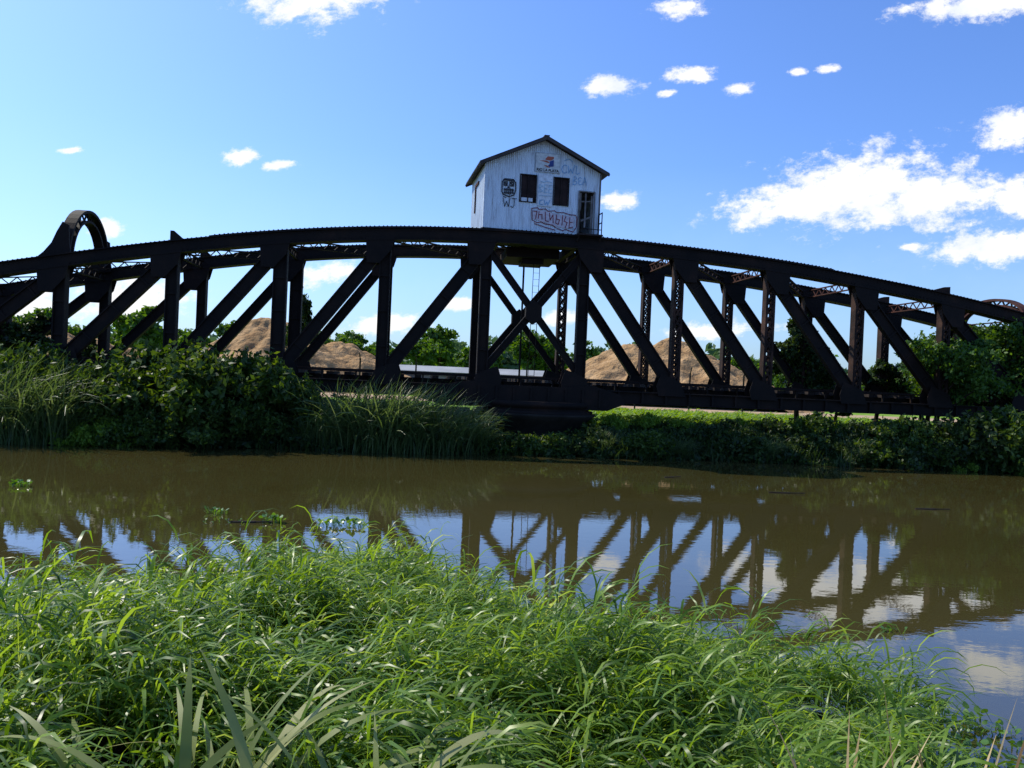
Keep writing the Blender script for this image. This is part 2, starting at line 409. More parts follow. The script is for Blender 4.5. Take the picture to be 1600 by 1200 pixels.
def reed_mesh(seed, n=520, H=2.2, R=1.0, width=.035, mat=None):
    r = np.random.default_rng(seed)
    a = r.uniform(0, 6.28, n); rad = R * np.sqrt(r.uniform(0, 1, n))
    base = np.stack([np.cos(a) * rad, np.sin(a) * rad, np.full(n, -.1)], 1)
    az = r.uniform(0, 6.28, n); az = np.where(r.uniform(size=n) < .45, r.normal(0, .8, n), az)
    V, F = blades(base, az, H * r.uniform(.5, 1.25, n), width * r.uniform(.7, 1.2, n), r.uniform(.02, .38, n), r.uniform(.5, 2.2, n), 6, r.normal(0, .5, n))
    me = np_mesh('reed_clump', V, F); me.materials.append(mat or M_reed)
    return me

# ------------------------------------------------------------ foreground grass (tufts)
def grass(name, xr, yr, tufts, per, hmean, mat, label, seed, cond, nleaf=9, lw=.0165, ll=(.20, .42), sig=.13, dr=(1.2, 2.6), mound=0.):
    r = np.random.default_rng(seed)
    nt_ = int((xr[1] - xr[0]) * (yr[1] - yr[0]) * tufts)
    tx = r.uniform(*xr, nt_); ty = r.uniform(*yr, nt_)
    k = cond(tx, ty); tx = tx[k]; ty = ty[k]; nt_ = len(tx)
    th = hmean * np.clip(1 + .75 * nz(tx, ty, 1.7, 3.) + .75 * nz(tx, ty, 3.0, 1.), .28, 2.0) * r.uniform(.65, 1.35, nt_)
    th = th * (1 + mound * np.exp(-((tx + 1.6) / 1.1) ** 2 - ((ty - 7.6) / 1.0) ** 2))
    ti = np.repeat(np.arange(nt_), per); n = len(ti)
    off = r.normal(0, sig, (n, 2)) * (.6 + th[ti] / hmean * .4)[:, None]
    x = tx[ti] + off[:, 0]; y = ty[ti] + off[:, 1]
    hh = np.clip(th[ti] * r.uniform(.75, 1.15, n), .1, 1)
    b0 = np.stack([tx[ti] + off[:, 0] * .6, ty[ti] + off[:, 1] * .6, hgt(x, y) - .02], 1); b0[:, 2] = np.maximum(b0[:, 2], WZ - .03)
    vx = off[:, 0] / sig * .34 + .25 + r.normal(0, .12, n); vy = off[:, 1] / sig * .34 - .05 + r.normal(0, .12, n)
    saz = np.arctan2(vy, vx); st = np.clip(np.hypot(vx, vy), .03, .95)
    sd = np.stack([np.cos(saz) * np.sin(st), np.sin(saz) * np.sin(st), np.cos(st)], 1)
    parts = [blades(b0, saz, hh, np.full(n, .006), st, np.full(n, .1), 4)]
    idx = np.repeat(np.arange(n), nleaf); m = len(idx)
    t = r.uniform(.2, 1.0, m)
    base = b0[idx] + sd[idx] * (hh[idx] * t)[:, None]
    az = np.where(r.uniform(size=m) < .62, r.normal(-.3, .6, m), np.where(r.uniform(size=m) < .5, saz[idx] + r.normal(0, .8, m), r.uniform(0, 6.28, m)))
    ln = r.uniform(*ll, m) * (.75 + .35 * t)
    parts.append(blades(base, az, ln, lw * r.uniform(.55, 1.3, m), r.uniform(.3, 1.0, m), r.uniform(*dr, m), 4, r.normal(0, .45, m)))
    V, F = merge(parts)
    return add(name, np_mesh(name, V, F), mat, kind='stuff', label=label, category='grass')

grass('bank_grass', (-8.6, 4.0), (1.5, 9.6), 11.5, 18, .34, M_grass, 'dense bright green wind-bent grass on the river bank', 3,
      lambda x, y: (near_d(x, y) > .12) & ~((x > -1.3) & (x < .45) & (y < 2.85)) & ~((x > .95) & (x < 1.9) & (y < 2.85)), nleaf=9, lw=.0145, ll=(.20, .42), sig=.10, dr=(1.5, 2.9), mound=.35)

def strap(seed, n, H, width):
    r = np.random.default_rng(seed)
    base = np.stack([r.normal(0, .06, n), r.normal(0, .06, n), np.full(n, -.05)], 1)
    V, F = blades(base, r.uniform(0, 6.28, n), H * r.uniform(.6, 1.1, n), width * r.uniform(.6, 1.15, n), r.uniform(.02, .35, n), r.uniform(.8, 2.9, n), 16, r.normal(0, .35, n))
    me = np_mesh('strap_leaf_plant', V, F); me.materials.append(M_strap); return me
for i, (x, y, n, H) in enumerate([(-.95, 2.60, 18, .96), (-.62, 2.46, 22, .98), (-.28, 2.46, 22, .96), (-1.18, 2.45, 16, .88), (.02, 2.6, 18, .92), (-.44, 2.7, 12, 1.0), (.28, 2.5, 14, .86), (-.78, 2.75, 8, 1.0)]):
    add('strap_leaf_plant', strap(40 + i, n, H, .038), loc=(x, y, float(hgt(x, y))), label='pale green strap-leaved plant with arching leaves in grass', category='plant', group='strap-leaved plants in the bank grass')
for i, (x, y, n, H) in enumerate([(1.22, 2.7, 40, 1.0), (1.5, 2.75, 40, .98), (1.8, 2.9, 42, .85), (1.0, 2.6, 28, .9), (2.1, 3.1, 30, .7), (1.35, 2.5, 40, .85)]):
    r = np.random.default_rng(90 + i)
    base = np.stack([r.normal(0, .09, n), r.normal(0, .09, n), np.full(n, -.05)], 1)
    V, F = blades(base, r.uniform(0, 6.28, n), H * r.uniform(.5, 1.2, n), .018 * r.uniform(.5, 1.3, n), r.uniform(.02, .7, n), r.uniform(.1, 1.8, n), 8, r.normal(0, .6, n))
    add('dry_weed', np_mesh('dry_weed', V, F), M_dry, loc=(x, y, float(hgt(x, y))), label='dry straw-coloured weed tuft in the grass', category='plant', group='dry weeds on the bank')

def hyacinth(seed, n, R, ls):
    r = np.random.default_rng(seed)
    a = r.uniform(0, 6.28, n); rad = R * np.sqrt(r.uniform(0, 1, n))
    cx = np.cos(a) * rad * 1.6; cy = np.sin(a) * rad
    az = r.uniform(0, 6.28, n); L_ = ls * r.uniform(.7, 1.3, n)
    p1 = blades(np.stack([cx, cy, np.full(n, -.01)], 1), az, L_ * 1.1, np.full(n, .012), r.uniform(.1, .7, n), r.uniform(.1, .5, n), 4)
    tip = p1[0].reshape(n, 5, 2, 3)[:, 4].mean(1)
    p2 = blades(tip, az, L_, L_ * .8, r.uniform(.5, 1.3, n), r.uniform(-.2, .6, n), 4, r.normal(0, .4, n), [.3, .9, 1, .75, .2])
    me = np_mesh('water_hyacinth', *merge([p1, p2])); me.materials.append(M_hya); return me
for i, (x, y, n, R, ls) in enumerate([(-2.75, 13.4, 70, .24, .07), (-3.95, 13.5, 34, .10, .07), (-5.1, 14.1, 30, .13, .055), (-9.8, 16.1, 40, .13, .07), (-4.7, 13.3, 14, .25, .035), (3.45, 6.4, 100, .3, .06), (3.3, 5.7, 100, .3, .06), (3.25, 5.0, 90, .28, .06), (4.3, 8.8, 16, .12, .04), (3.0, 4.5, 90, .26, .06), (3.9, 6.1, 40, .25, .05)]):
    add('water_hyacinth', hyacinth(60 + i, n, R, ls), loc=(x, y, WZ), label='small floating clump of green water hyacinth on the river', category='water plant', group='floating plants on the river')
for i, (x, y, l, a) in enumerate([(-4.6, 13.3, .7, .1), (6.6, 20.2, .9, -.05), (9.4, 18.4, .8, .02), (4.4, 22.5, .5, .3)]):
    bm = bmesh.new(); box(bm, (0, 0, .005), (l * .6, .03, .015), .035, .03); box(bm, (l * .6, .03, .015), (l, -.02, .03), .022, .02)
    o = add('driftwood_stick', bm_mesh('driftwood_stick', bm), M_darkwood, loc=(x, y, WZ), label='thin dark stick floating on the river', category='stick', group='sticks floating on the river'); o.rotation_euler = (0, 0, a)

# ------------------------------------------------------------ far bank vegetation
bm_a = [bush_mesh(s, 2.1, 2.7) for s in (1, 2, 3)]
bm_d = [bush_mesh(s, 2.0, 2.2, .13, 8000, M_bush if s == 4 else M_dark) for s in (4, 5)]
bm_b = [bush_mesh(s, 1.6, 1.5, .12, 4500, M_bright) for s in (6, 7)]  # bushes added as the sunlit spots of the bank foliage
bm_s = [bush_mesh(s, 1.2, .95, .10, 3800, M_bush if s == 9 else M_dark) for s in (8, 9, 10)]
def put(meshes, lst, label, group, cat='bush'):
    for x, y, s, k, rz in lst:
        o = add('bush', meshes[k], label=label, category=cat, group=group, loc=(x, y, max(float(hgt(x, y)) - .1, WZ - .1))); o.scale = (s, s, s); o.rotation_euler = (0, 0, rz)
put(bm_a, [(-12.2, 26.3, 1.08, 0, 0), (-10.4, 26.3, 1.22, 1, 1), (-8.6, 26.8, 1.06, 2, 2), (-7.5, 27.2, .78, 0, 3), (-13.4, 25.6, .85, 1, 4), (-9.6, 25.3, .7, 2, 5), (-11.4, 25.2, .62, 0, 1), (-15.6, 26.2, .95, 2, 2), (-8.0, 26.1, .5, 1, 6)],
    'leafy green bush on the river bank by the bridge', 'bushes along the far bank')
put(bm_b, [(-12.4, 24.6, .60, 0, 0), (-13.2, 24.5, .5, 1, 2), (-6.6, 27.3, .50, 0, 2), (5.2, 30.4, .42, 1, 1), (6.6, 30.6, .36, 0, 3), (3.9, 30.2, .40, 1, 4), (8.8, 31.0, .36, 0, 1), (4.6, 29.2, .24, 0, 2), (16.2, 28.6, .3, 1, 2), (18.6, 28.6, .42, 0, 2)],
    'low shrub coloured sunlit yellow-green on the bank', 'bushes along the far bank')
put(bm_d, [(14.6, 29.6, .70, 0, 0), (16.4, 29.2, .88, 1, 1), (18.4, 29.5, 1.0, 0, 2), (13.0, 29.8, .60, 1, 3), (11.4, 30.0, .54, 0, 5), (9.8, 30.2, .46, 1, 2), (8.4, 30.3, .36, 1, 4), (17.4, 28.9, .62, 0, 4), (15.6, 29.0, .5, 0, 5), (20.2, 29.4, 1.05, 1, 2), (-1.2, 28.9, .42, 1, 3)],
    'dark shaded bush at the waterline under the bridge', 'bushes along the far bank')
r = np.random.default_rng(55)
lst = []
for i in range(40):
    x = 2.4 + i * .46 + r.uniform(-.3, .3); de = r.uniform(.1, 1.6)
    lst.append((x, float(yfar(x)) + de, r.uniform(.4, 1.1) * (1 - .14 * de), int(r.integers(0, 3)), r.uniform(0, 6)))
for i in range(13):
    x = -1.6 + i * .40 + r.uniform(-.2, .2); de = r.uniform(.05, .7)
    lst.append((x, float(yfar(x)) + de, r.uniform(.4, .80), int(r.integers(0, 3)), r.uniform(0, 6)))
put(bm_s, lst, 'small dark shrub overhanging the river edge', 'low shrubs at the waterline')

rm = [reed_mesh(s) for s in (11, 12, 13)]
for i, (x, y, s) in enumerate([(-5.7, 26.7, 1.0), (-4.7, 26.7, 1.12), (-3.9, 26.7, 1.10), (-3.0, 27.0, 1.05), (-2.2, 27.1, .90), (-1.4, 27.3, .72), (-15.2, 24.7, 1.25), (-14.4, 24.8, 1.2), (-13.9, 24.8, .95), (-16.4, 24.7, 1.3), (-6.4, 26.5, .6), (3.4, 28.2, .46), (6.1, 28.6, .4), (9.2, 28.8, .44), (12.3, 28.8, .42)]):
    o = add('reed_clump', rm[i % 3], label='tall drooping reed clump at the water edge', category='reeds', group='reed clumps along the far bank', loc=(x, y, max(WZ, float(hgt(x, y))))); o.scale = (s, s, s); o.rotation_euler = (0, 0, 0.5 * math.sin(i * 2.3))

def undergrowth():
    r = np.random.default_rng(21)
    n = 40000
    x = r.uniform(-22, 24, n); de = r.uniform(-.3, 3.0, n); y = yfar(x) + de
    hm = (.2 + .55 * (nz(x, y, 1.8, 2) + .4).clip(0, 1.4)) * (.55 + .6 * sstep(-.3, 1.0, de))
    right = sstep(0, 3, x) * (1 - sstep(11, 15, x))
    hm = hm * (1.25 * (1 - right) + .9 * right) * (1 - (.3 + .5 * right) * sstep(.8, 2.2, de))
    hm = hm * (1 - .7 * np.exp(-((x - .9) / 2.0) ** 4) * sstep(.3, .9, de))
    z = np.maximum(hgt(x, y), WZ) + hm * r.uniform(0, 1, n) ** .7
    v1, f1 = leaves(np.stack([x, y, z], 1), .11, r, 1.8)
    m = 8000; x = r.uniform(-22, 24, m); de = r.uniform(-.35, 1.6, m); y = yfar(x) + de
    right = sstep(-3, 1, x) * (1 - sstep(11, 15, x))
    b = np.stack([x, y, np.maximum(hgt(x, y), WZ - .05)], 1)
    v2, f2 = blades(b, r.uniform(0, 6.28, m), r.uniform(.3, 1.05, m) * (1 - .6 * right * sstep(.2, 1.2, de)), np.full(m, .028), r.uniform(.05, .5, m), r.uniform(.5, 2.2, m), 4)
    return np_mesh('bank_undergrowth', *merge([(v1, f1), (v2, f2)]))
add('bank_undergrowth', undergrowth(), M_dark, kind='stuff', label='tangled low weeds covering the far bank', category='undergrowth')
grass('field_grass', (1, 24), (31.0, 45), 5, 5, .12, M_bright, 'sunlit grass on the flat ground beyond the bridge', 33, lambda x, y: y > yfar(x) + 3.2, 4, .05, (.18, .34), .3)

TM = [tree_meshes(s, key=str(s)) for s in (1, 2, 3, 4)]
TD = [tree_meshes(s, H=6, Wd=1.6, leaf=.15, n=13000, trunkfrac=.12, mat=M_dark, key=str(s)) for s in (5, 6)]
r = np.random.default_rng(5)
for i in range(40):
    x = -56 + i * 3.0 + r.uniform(-1.2, 1.2); y = r.uniform(84, 104)
    hs = .86 + .24 * math.sin(i * 1.7) + r.uniform(-.1, .2)
    if x > 14: hs *= .75
    place_tree(TM[i % 4], x, y, hs, r.uniform(0, 6.28), 'green broadleaf tree in the row beyond the sand piles', 'distant trees behind the bridge', z=1.2)
for x, y, s, zs, k in [(-9.55, 35.5, .55, 1.5, 0), (12.9, 36.0, .86, 1.0, 0), (13.9, 36.6, .82, .85, 1), (15.0, 37, .6, .7, 0), (16.6, 36.5, .75, .75, 1), (19.0, 36.5, .85, .8, 1), (21.8, 38, .9, .8, 0), (-19.2, 31.5, .8, .75, 1), (-21.5, 32, .9, .8, 0), (-17.4, 33, .6, .75, 1), (-16.2, 35, .4, .8, 0)]:
    place_tree(TD[k], x, y, s, x, 'dark vine-covered tree standing behind the bridge truss', 'vine-covered trees by the bridge', zs)
TR = tree_meshes(9, H=5.6, Wd=2.4, leaf=.13, n=16000, trunkfrac=.12, mat=M_tree, key='r')
for x, y, s, rz in ((17.6, 32.6, .80, 0), (20.2, 33.2, .92, 2), (22.6, 34, .8, 4), (18.6, 35.5, .72, 1)):
    place_tree(TR, x, y, s, rz, 'green leafy tree beside the end of the bridge', 'leafy trees at the bridge end')

def woodland():
    r = np.random.default_rng(77); P = []
    for i in range(150):
        x = r.uniform(-220, 220); y = r.uniform(170, 240); h = r.uniform(6, 12)
        m = 170; p = r.normal(size=(m, 3)); p /= np.linalg.norm(p, axis=1)[:, None]; p *= r.uniform(.5, 1, (m, 1))
        P.append(p * [4.5, 4.5, h * .45] + [x, y, 1.2 + h * .5])
    return np_mesh('distant_woodland', *leaves(np.concatenate(P), 1.3, r))
add('distant_woodland', woodland(), M_far, kind='stuff', label='hazy far-off belt of green woodland', category='woodland')

# ------------------------------------------------------------ sand piles, shed, fence
def pile(peaks, x0, x1, y0, y1, seed):
    NX, NY = 190, 100
    r = np.random.default_rng(seed)
    xs_ = np.linspace(x0, x1, NX); ys_ = np.linspace(y0, y1, NY); X, Y = np.meshgrid(xs_, ys_)
    Z = np.full_like(X, -.4)
    for px, py, h, sl in peaks:
        an = np.arctan2(Y - py, X - px)
        d = np.hypot(X - px, (Y - py)) * (1 + .14 * nz(an * 3, 0, 1.5, seed))
        Z = np.maximum(Z, h - np.sqrt(d * d + .5) * sl + .12 * np.abs(np.sin(an * 7 + px + .6 * np.sin(d * 1.5))) * np.clip(d, 0, 1.5))
    Z += (.24 * nz(X, Y, 1.1, seed) + .13 * nz(X, Y, 2.9, seed) + .05 * nz(X, Y, 6.1, seed + 1)) * (Z > 0) + r.normal(0, .013, X.shape)
    V = np.stack([X.ravel(), Y.ravel(), Z.ravel()], 1)
    i, j = np.meshgrid(np.arange(NX - 1), np.arange(NY - 1)); q = (j * NX + i).ravel()
    return np_mesh('sand_pile', V, np.stack([q, q + 1, q + NX + 1, q + NX], 1))
add('sand_pile', pile([(-19.3, 63, 5.9, .66), (-17.8, 62, 5.3, .62), (-16.4, 62, 4.6, .62), (-14.0, 63, 4.2, .58), (-12.6, 64, 3.6, .55)], -30, -4, 55, 72, 1), M_sand, loc=(0, 0, 1.2), label='large brown heap of sand behind the bridge', category='sand pile', group='sand piles in the yard', smooth=True)
add('sand_pile', pile([(9.2, 62, 5.0, .60), (12.2, 62, 5.5, .60), (13.6, 62, 4.8, .55), (7.4, 61, 3.7, .55), (16.6, 63, 3.0, .42), (17.8, 63, 2.6, .42)], -2, 28, 55, 72, 2), M_sand, loc=(0, 0, 1.2), label='twin-peaked brown heap of sand behind the bridge', category='sand pile', group='sand piles in the yard', smooth=True)
add('sand_pile', pile([(-39, 68, 4.2, .5), (-36, 68, 3.7, .5), (-33, 68, 3.0, .5)], -52, -24, 60, 76, 3), M_sand, loc=(0, 0, 1.2), label='low brown heap of sand near trees', category='sand pile', group='sand piles in the yard', smooth=True)

e = add('storage_shed', None, label='long low grey shed with a pale roof beyond the bridge', category='shed', loc=(-3.6, 66, 1.2))
bm = bmesh.new(); abox(bm, -5.6, 6.2, -2, 2, -.1, 1.85)
for i in range(13): abox(bm, -5.5 + i * .96, -5.42 + i * .96, -2.06, -1.9, -.1, 1.85)
add('wall', bm_mesh('wall', bm), M_shed, e)
bm = bmesh.new()
for sgn in (-1, 1): box(bm, (-5.9, sgn * 1.15, 2.02), (6.5, sgn * 1.15, 2.02), 2.4, .08, up=(0, sgn * .2, 1))
add('roof', bm_mesh('roof', bm), M_shedroof, e)
bm = bmesh.new(); abox(bm, -.8, .8, -2.1, -2.02, 0, 1.5)
add('door', bm_mesh('door', bm), M_black, e)

for i in range(16):
    x = -24 + i * 3.1; y = 45 + .05 * x
    if i == 0:
        bm = bmesh.new(); abox(bm, -.04, .04, -.04, .04, -.1, 2.3); box(bm, (0, 0, 2.26), (0, -.35, 2.6), .05, .05)
        for z in (.5, 1.0, 1.5): box(bm, (.04, 0, z), (3.06, .15, z), .014, .014)
        fm = bm_mesh('fence_post', bm)
    add('fence_post', fm, M_conc, loc=(x, y, 1.2), label='thin dark fence post with wires by the dirt road', category='fence', group='fence along the dirt road')

# ------------------------------------------------------------ BRIDGE
BR = add('swing_bridge', None, label='dark rusty steel truss swing bridge parked along the river bank', category='bridge', loc=(.68, 30, 0))
BR.rotation_euler = (0, 0, math.radians(7.3))
PL = 3.70; WD = 4.1; EYE = 2.75
Hs = {-6.5: 1.7, -5.5: 2.80, -4.5: 3.62, -3.5: 4.33, -2.5: 4.90, -1.5: 5.28, -.5: 5.44, .5: 5.42, 1.5: 5.27, 2.5: 5.02, 3.5: 4.62, 4.5: 4.12, 5.5: 3.45, 6.5: 2.4, 7.5: .9}
keys = sorted(Hs)
TOPZ = {s: Hs[s] + EYE for s in keys}
CD = .46
BZ0, BZ1 = 1.98, 2.45
def part(name, bm, mat, label=None, parent=BR):
    return add(name, bm_mesh(name, bm), mat, parent, label=label)
def arc_nodes():
    out = []
    hv = [TOPZ[k] for k in keys]
    for i in range(len(keys) - 1):
        p0 = hv[max(i - 1, 0)]; p1 = hv[i]; p2 = hv[i + 1]; p3 = hv[min(i + 2, len(hv) - 1)]
        for j in range(6):
            t = j / 6
            z = .5 * (2 * p1 + (p2 - p0) * t + (2 * p0 - 5 * p1 + 4 * p2 - p3) * t * t + (3 * p1 - p0 - 3 * p2 + p3) * t ** 3)
            out.append(((keys[i] + t) * PL, z))
    out.append((keys[-1] * PL, hv[-1]))
    return out

def member(p0, p1, w, dep, yc, laced):
    bm = bmesh.new()
    p0 = Vector((p0[0], yc, p0[1])); p1 = Vector((p1[0], yc, p1[1]))
    d = (p1 - p0).normalized(); n = d.cross(Vector((0, 1, 0))).normalized(); Ln = (p1 - p0).length
    fl = .09 if laced else .045
    for sgn in (-1, 1):
        off = n * sgn * (w / 2 - fl / 2)
        box(bm, p0 + off, p1 + off, fl, dep, up=(0, 1, 0))
    if laced:
        k = max(3, int(round(Ln / (w * .95)))); a = w / 2 - fl * .9
        for yo in (-dep / 2 + .012, dep / 2 - .012):
            for i in range(k):
                q0 = p0 + d * (Ln * i / k); q1 = p0 + d * (Ln * (i + 1) / k); yv = Vector((0, yo, 0))
                box(bm, q0 + n * a + yv, q1 - n * a + yv, .055, .014, up=(0, 1, 0))
                yv2 = Vector((0, yo + (.016 if yo < 0 else -.016), 0))
                box(bm, q0 - n * a + yv2, q1 + n * a + yv2, .055, .014, up=(0, 1, 0))
    else:
        box(bm, p0, p1, w - fl * 2 - .004, dep * .45, up=(0, 1, 0))
        k = max(2, int(Ln / 1.1))
        for i in range(1, k):
            q = p0 + d * (Ln * i / k); box(bm, q - n * (w / 2 - fl - .002), q + n * (w / 2 - fl - .002), .06, dep * .8, up=(0, 1, 0))
    return bm

for ti, yc in enumerate((0.0, WD)):
    steel = M_steel
    nodes = arc_nodes()
    bm = bmesh.new(); loft(bm, nodes, -CD + .04, -.045, yc - .22, yc + .22)
    loft(bm, nodes, -.04, .0, yc - .3, yc + .3)
    loft(bm, [n for n in nodes if abs(n[0]) < 3.2 * PL], .003, .04, yc - .27, yc + .27)
    loft(bm, nodes, -CD, -CD + .037, yc - .28, yc + .28)
    for a, b_ in zip(nodes[:-1], nodes[1:]):
        for t in np.arange(.05, 1, .26):
            x = a[0] + (b_[0] - a[0]) * t; z = a[1] + (b_[1] - a[1]) * t + (.04 if abs(x) < 3.15 * PL else 0)
            for yo in (-.24, .24): abox(bm, x - .022, x + .022, yc + yo - .022, yc + yo + .022, z, z + .025)
            for zz in (-.11, -.36):
                abox(bm, x - .02, x + .02, yc - .238, yc - .22, a[1] + (b_[1] - a[1]) * t + zz - .02, a[1] + (b_[1] - a[1]) * t + zz + .02)
    part('top_chord', bm, steel)
    bm = bmesh.new(); xs0, xs1 = -6.5 * PL, 7.5 * PL
    loft(bm, [(xs0, 0), (xs1, 0)], BZ0 + .04, BZ1 - .04, yc - .13, yc + .13)
    loft(bm, [(xs0, 0), (xs1, 0)], BZ1 - .036, BZ1, yc - .26, yc + .26)
    loft(bm, [(xs0, 0), (xs1, 0)], BZ0, BZ0 + .036, yc - .26, yc + .26)
    for x in np.arange(xs0 + .6, xs1, .925): abox(bm, x - .04, x + .04, yc - .22, yc + .22, BZ0 + .04, BZ1 - .04)
    part('bottom_chord', bm, steel)
    for s in keys[1:-1]:
        x = s * PL; zt = TOPZ[s] - CD
        laced = s >= 1.5 or (s > 0 and ti == 1)
        w = .48 if s == -2.5 else (.40 if ti == 0 else .34)
        part('vertical_post', member((x, BZ1), (x, zt), w if not laced else .38, .36, yc, laced), M_rust if laced else steel)
    for s in keys:
        if s in (-6.5, 7.5): continue
        if s < 0: a, b_ = s - 1, s
        else: a, b_ = s + 1, s
        if a not in TOPZ or a in (-6.5, 7.5): continue
        part('diagonal_brace', member((a * PL, BZ1 + .15), (b_ * PL, TOPZ[b_] - CD - .05), .46 if ti == 0 else .38, .27, yc, False), steel)
    for sg in (-1, 1):
        part('cross_brace', member((-.5 * PL * sg, BZ1 + .5), (.5 * PL * sg, TOPZ[.5] - CD - .1), .26, .20 if sg > 0 else .13, yc, False), steel)
    bm = bmesh.new(); plate(bm, [(-.3, 5.0), (0, 4.8), (.3, 5.0), (.3, 5.45), (0, 5.7), (-.3, 5.45)], yc - .16, .32)
    part('gusset_plate', bm, steel)
    for s in keys[1:-1]:
        x = s * PL; cb = TOPZ[s] - CD; sg = 1 if s > 0 else -1
        sl = (TOPZ[s + sg] - TOPZ[s]) / PL if (s + sg) in TOPZ else 0
        sl2 = (TOPZ[s - sg] - TOPZ[s]) / PL
        for yo in (-.262, .24):
            bm = bmesh.new()
            plate(bm, [(x + sg * .72, cb + .12 + sl * .72), (x - sg * .34, cb + .1 + sl2 * .34), (x - sg * .21, cb - .35), (x + sg * .21, cb - .85), (x + sg * .66, cb - .85)], yc + yo, .022)
            part('gusset_plate', bm, steel)
            bm = bmesh.new()
            plate(bm, [(x + sg * .42, BZ1 - .12), (x - sg * .66, BZ1 - .12), (x - sg * .74, BZ1 + .22), (x - sg * .58, BZ1 + .72), (x - sg * .21, BZ1 + .6), (x + sg * .21, BZ1 + .42)], yc + yo, .022)
            part('gusset_plate', bm, steel)

def lattice(p0, p1, depth, k, t=.05, mat=M_steel, name='lateral_brace'):
    bm = bmesh.new(); p0 = Vector(p0); p1 = Vector(p1); up = Vector((0, 0, depth / 2))
    for s_ in (-1, 1): box(bm, p0 + up * s_, p1 + up * s_, .09, .045)
    for i in range(k):
        a = p0.lerp(p1, i / k); b_ = p0.lerp(p1, (i + .5) / k); c = p0.lerp(p1, (i + 1) / k)
        box(bm, a - up * .95, b_ + up * .95, .03, t); box(bm, b_ + up * .95, c - up * .95, .028, t)
    part(name, bm, mat)
for s in keys[1:-1]:
    x = s * PL; z = TOPZ[s] - .30
    lattice((x, .2, z), (x, WD - .2, z), .30, 7, .04, M_rustred if s > 1 else M_steel, 'cross_strut')
    s2 = s + 1
    if s2 in TOPZ and s2 < 7:
        z2 = TOPZ[s2] - .34
        lattice((x + .3, .15, z - .02), (x + PL - .3, WD - .15, z2 - .02), .24, 9, .035, M_rust if s > 0 else M_steel)
for s in keys:
    bm = bmesh.new(); x = s * PL
    box(bm, (x, .27, 2.2), (x, WD - .27, 2.2), .05, .40); box(bm, (x, .27, 2.43), (x, WD - .27, 2.43), .26, .03); box(bm, (x, .27, 1.99), (x, WD - .27, 1.99), .26, .03)
    part('floor_beam', bm, M_steel)
for y in (1.25, 2.85):
    bm = bmesh.new(); box(bm, (-6.5 * PL, y, 2.54), (7.5 * PL, y, 2.54), .2, .16); part('stringer', bm, M_steel)
    bm = bmesh.new(); box(bm, (-6.5 * PL, y + .03, 2.80), (7.5 * PL, y + .03, 2.80), .07, .12); part('rail', bm, M_rust)
bm = bmesh.new()
for x in np.arange(-6.4 * PL, 7.4 * PL, .65): abox(bm, x - .12, x + .12, .5, 3.6, 2.625, 2.735)
o = part('sleepers', bm, M_darkwood); o['kind'] = 'stuff'; o['label'] = 'row of dark timber sleepers'
bm = bmesh.new()
box(bm, (-6.5 * PL, .42, 2.80), (7.5 * PL, .42, 2.80), .2, .05)
for x in np.arange(-6.4 * PL, 7.4 * PL, 1.23): abox(bm, x - .03, x + .03, .38, .46, 2.46, 2.77)
part('guard_beam', bm, M_steel)
for y in (-.36, WD + .28):
    bm = bmesh.new()
    plate(bm, [(-4.3, BZ0 - .02), (-3.3, BZ0 - .30), (2.9, BZ0 - .30), (3.6, BZ0 - .02), (3.4, 2.3), (2.3, 2.62), (1.3, 2.5), (-1.3, 2.5), (-2.3, 2.62), (-3.9, 2.3)], y, .06)
    for x in np.arange(-2.6, 2.7, .65): abox(bm, x - .04, x + .04, y - .05, y - .001, BZ0 - .2, 2.45)
    for x in np.arange(-3.0, 3.05, .16): abox(bm, x - .018, x + .018, y - .016, y - .0015, BZ0 - .14, BZ0 - .105)
    part('pivot_girder', bm, M_steel)
def portal(s, mat, zs=1.0, dr_=.34, R=WD / 2, cy=WD / 2, wx0=.16):
    x = s * PL; z0 = TOPZ[s] - .1; r_ = R - dr_; K = 22
    bm = bmesh.new()
    def pt(an, rad): return Vector((x, cy - math.cos(an) * rad, z0 + math.sin(an) * (rad - R + R * zs)))
    def ring(rad, wx, th):
        pr = None
        for i in range(K + 1):
            a = math.pi * i / K
            q = []
            for dx, dr in ((-wx, -th), (wx, -th), (wx, th), (-wx, th)):
                p = pt(a, rad + dr); p.x += dx; q.append(bm.verts.new(p))
            if pr:
                for j in range(4): bm.faces.new((pr[j], pr[(j + 1) % 4], q[(j + 1) % 4], q[j]))
            else: bm.faces.new(q)
            pr = q
        bm.faces.new(pr)
    ring(R, wx0, .05); ring(r_, wx0 - .03, .04)
    for i in range(K):
        a = math.pi * i / K; b_ = math.pi * (i + 1) / K
        if i % 2: box(bm, pt(a, R), pt(b_, r_), .05, .05, up=(1, 0, 0))
        else: box(bm, pt(a, r_), pt(b_, R), .05, .05, up=(1, 0, 0))
    part('portal_arch', bm, mat)
portal(-4.5, M_steel, 1.06, .36, WD / 2 - .2, WD / 2 - .1, .2)
portal(5.5, M_rustred, .46, .24, WD / 2 - .05)
for y in (-.05, WD - .35):
    x = -4.5 * PL; z0 = TOPZ[-4.5] - .1
    bm = bmesh.new(); plate(bm, [(x - 1.0, z0 - .2), (x + .3, z0), (x + .22, z0 + .5), (x + .18, z0 + 1.15), (x - .02, z0 + 1.25), (x - .2, z0 + .9), (x - .36, z0 + .5), (x - .6, z0 + .18)], y, .10); part('gusset_plate', bm, M_steel)
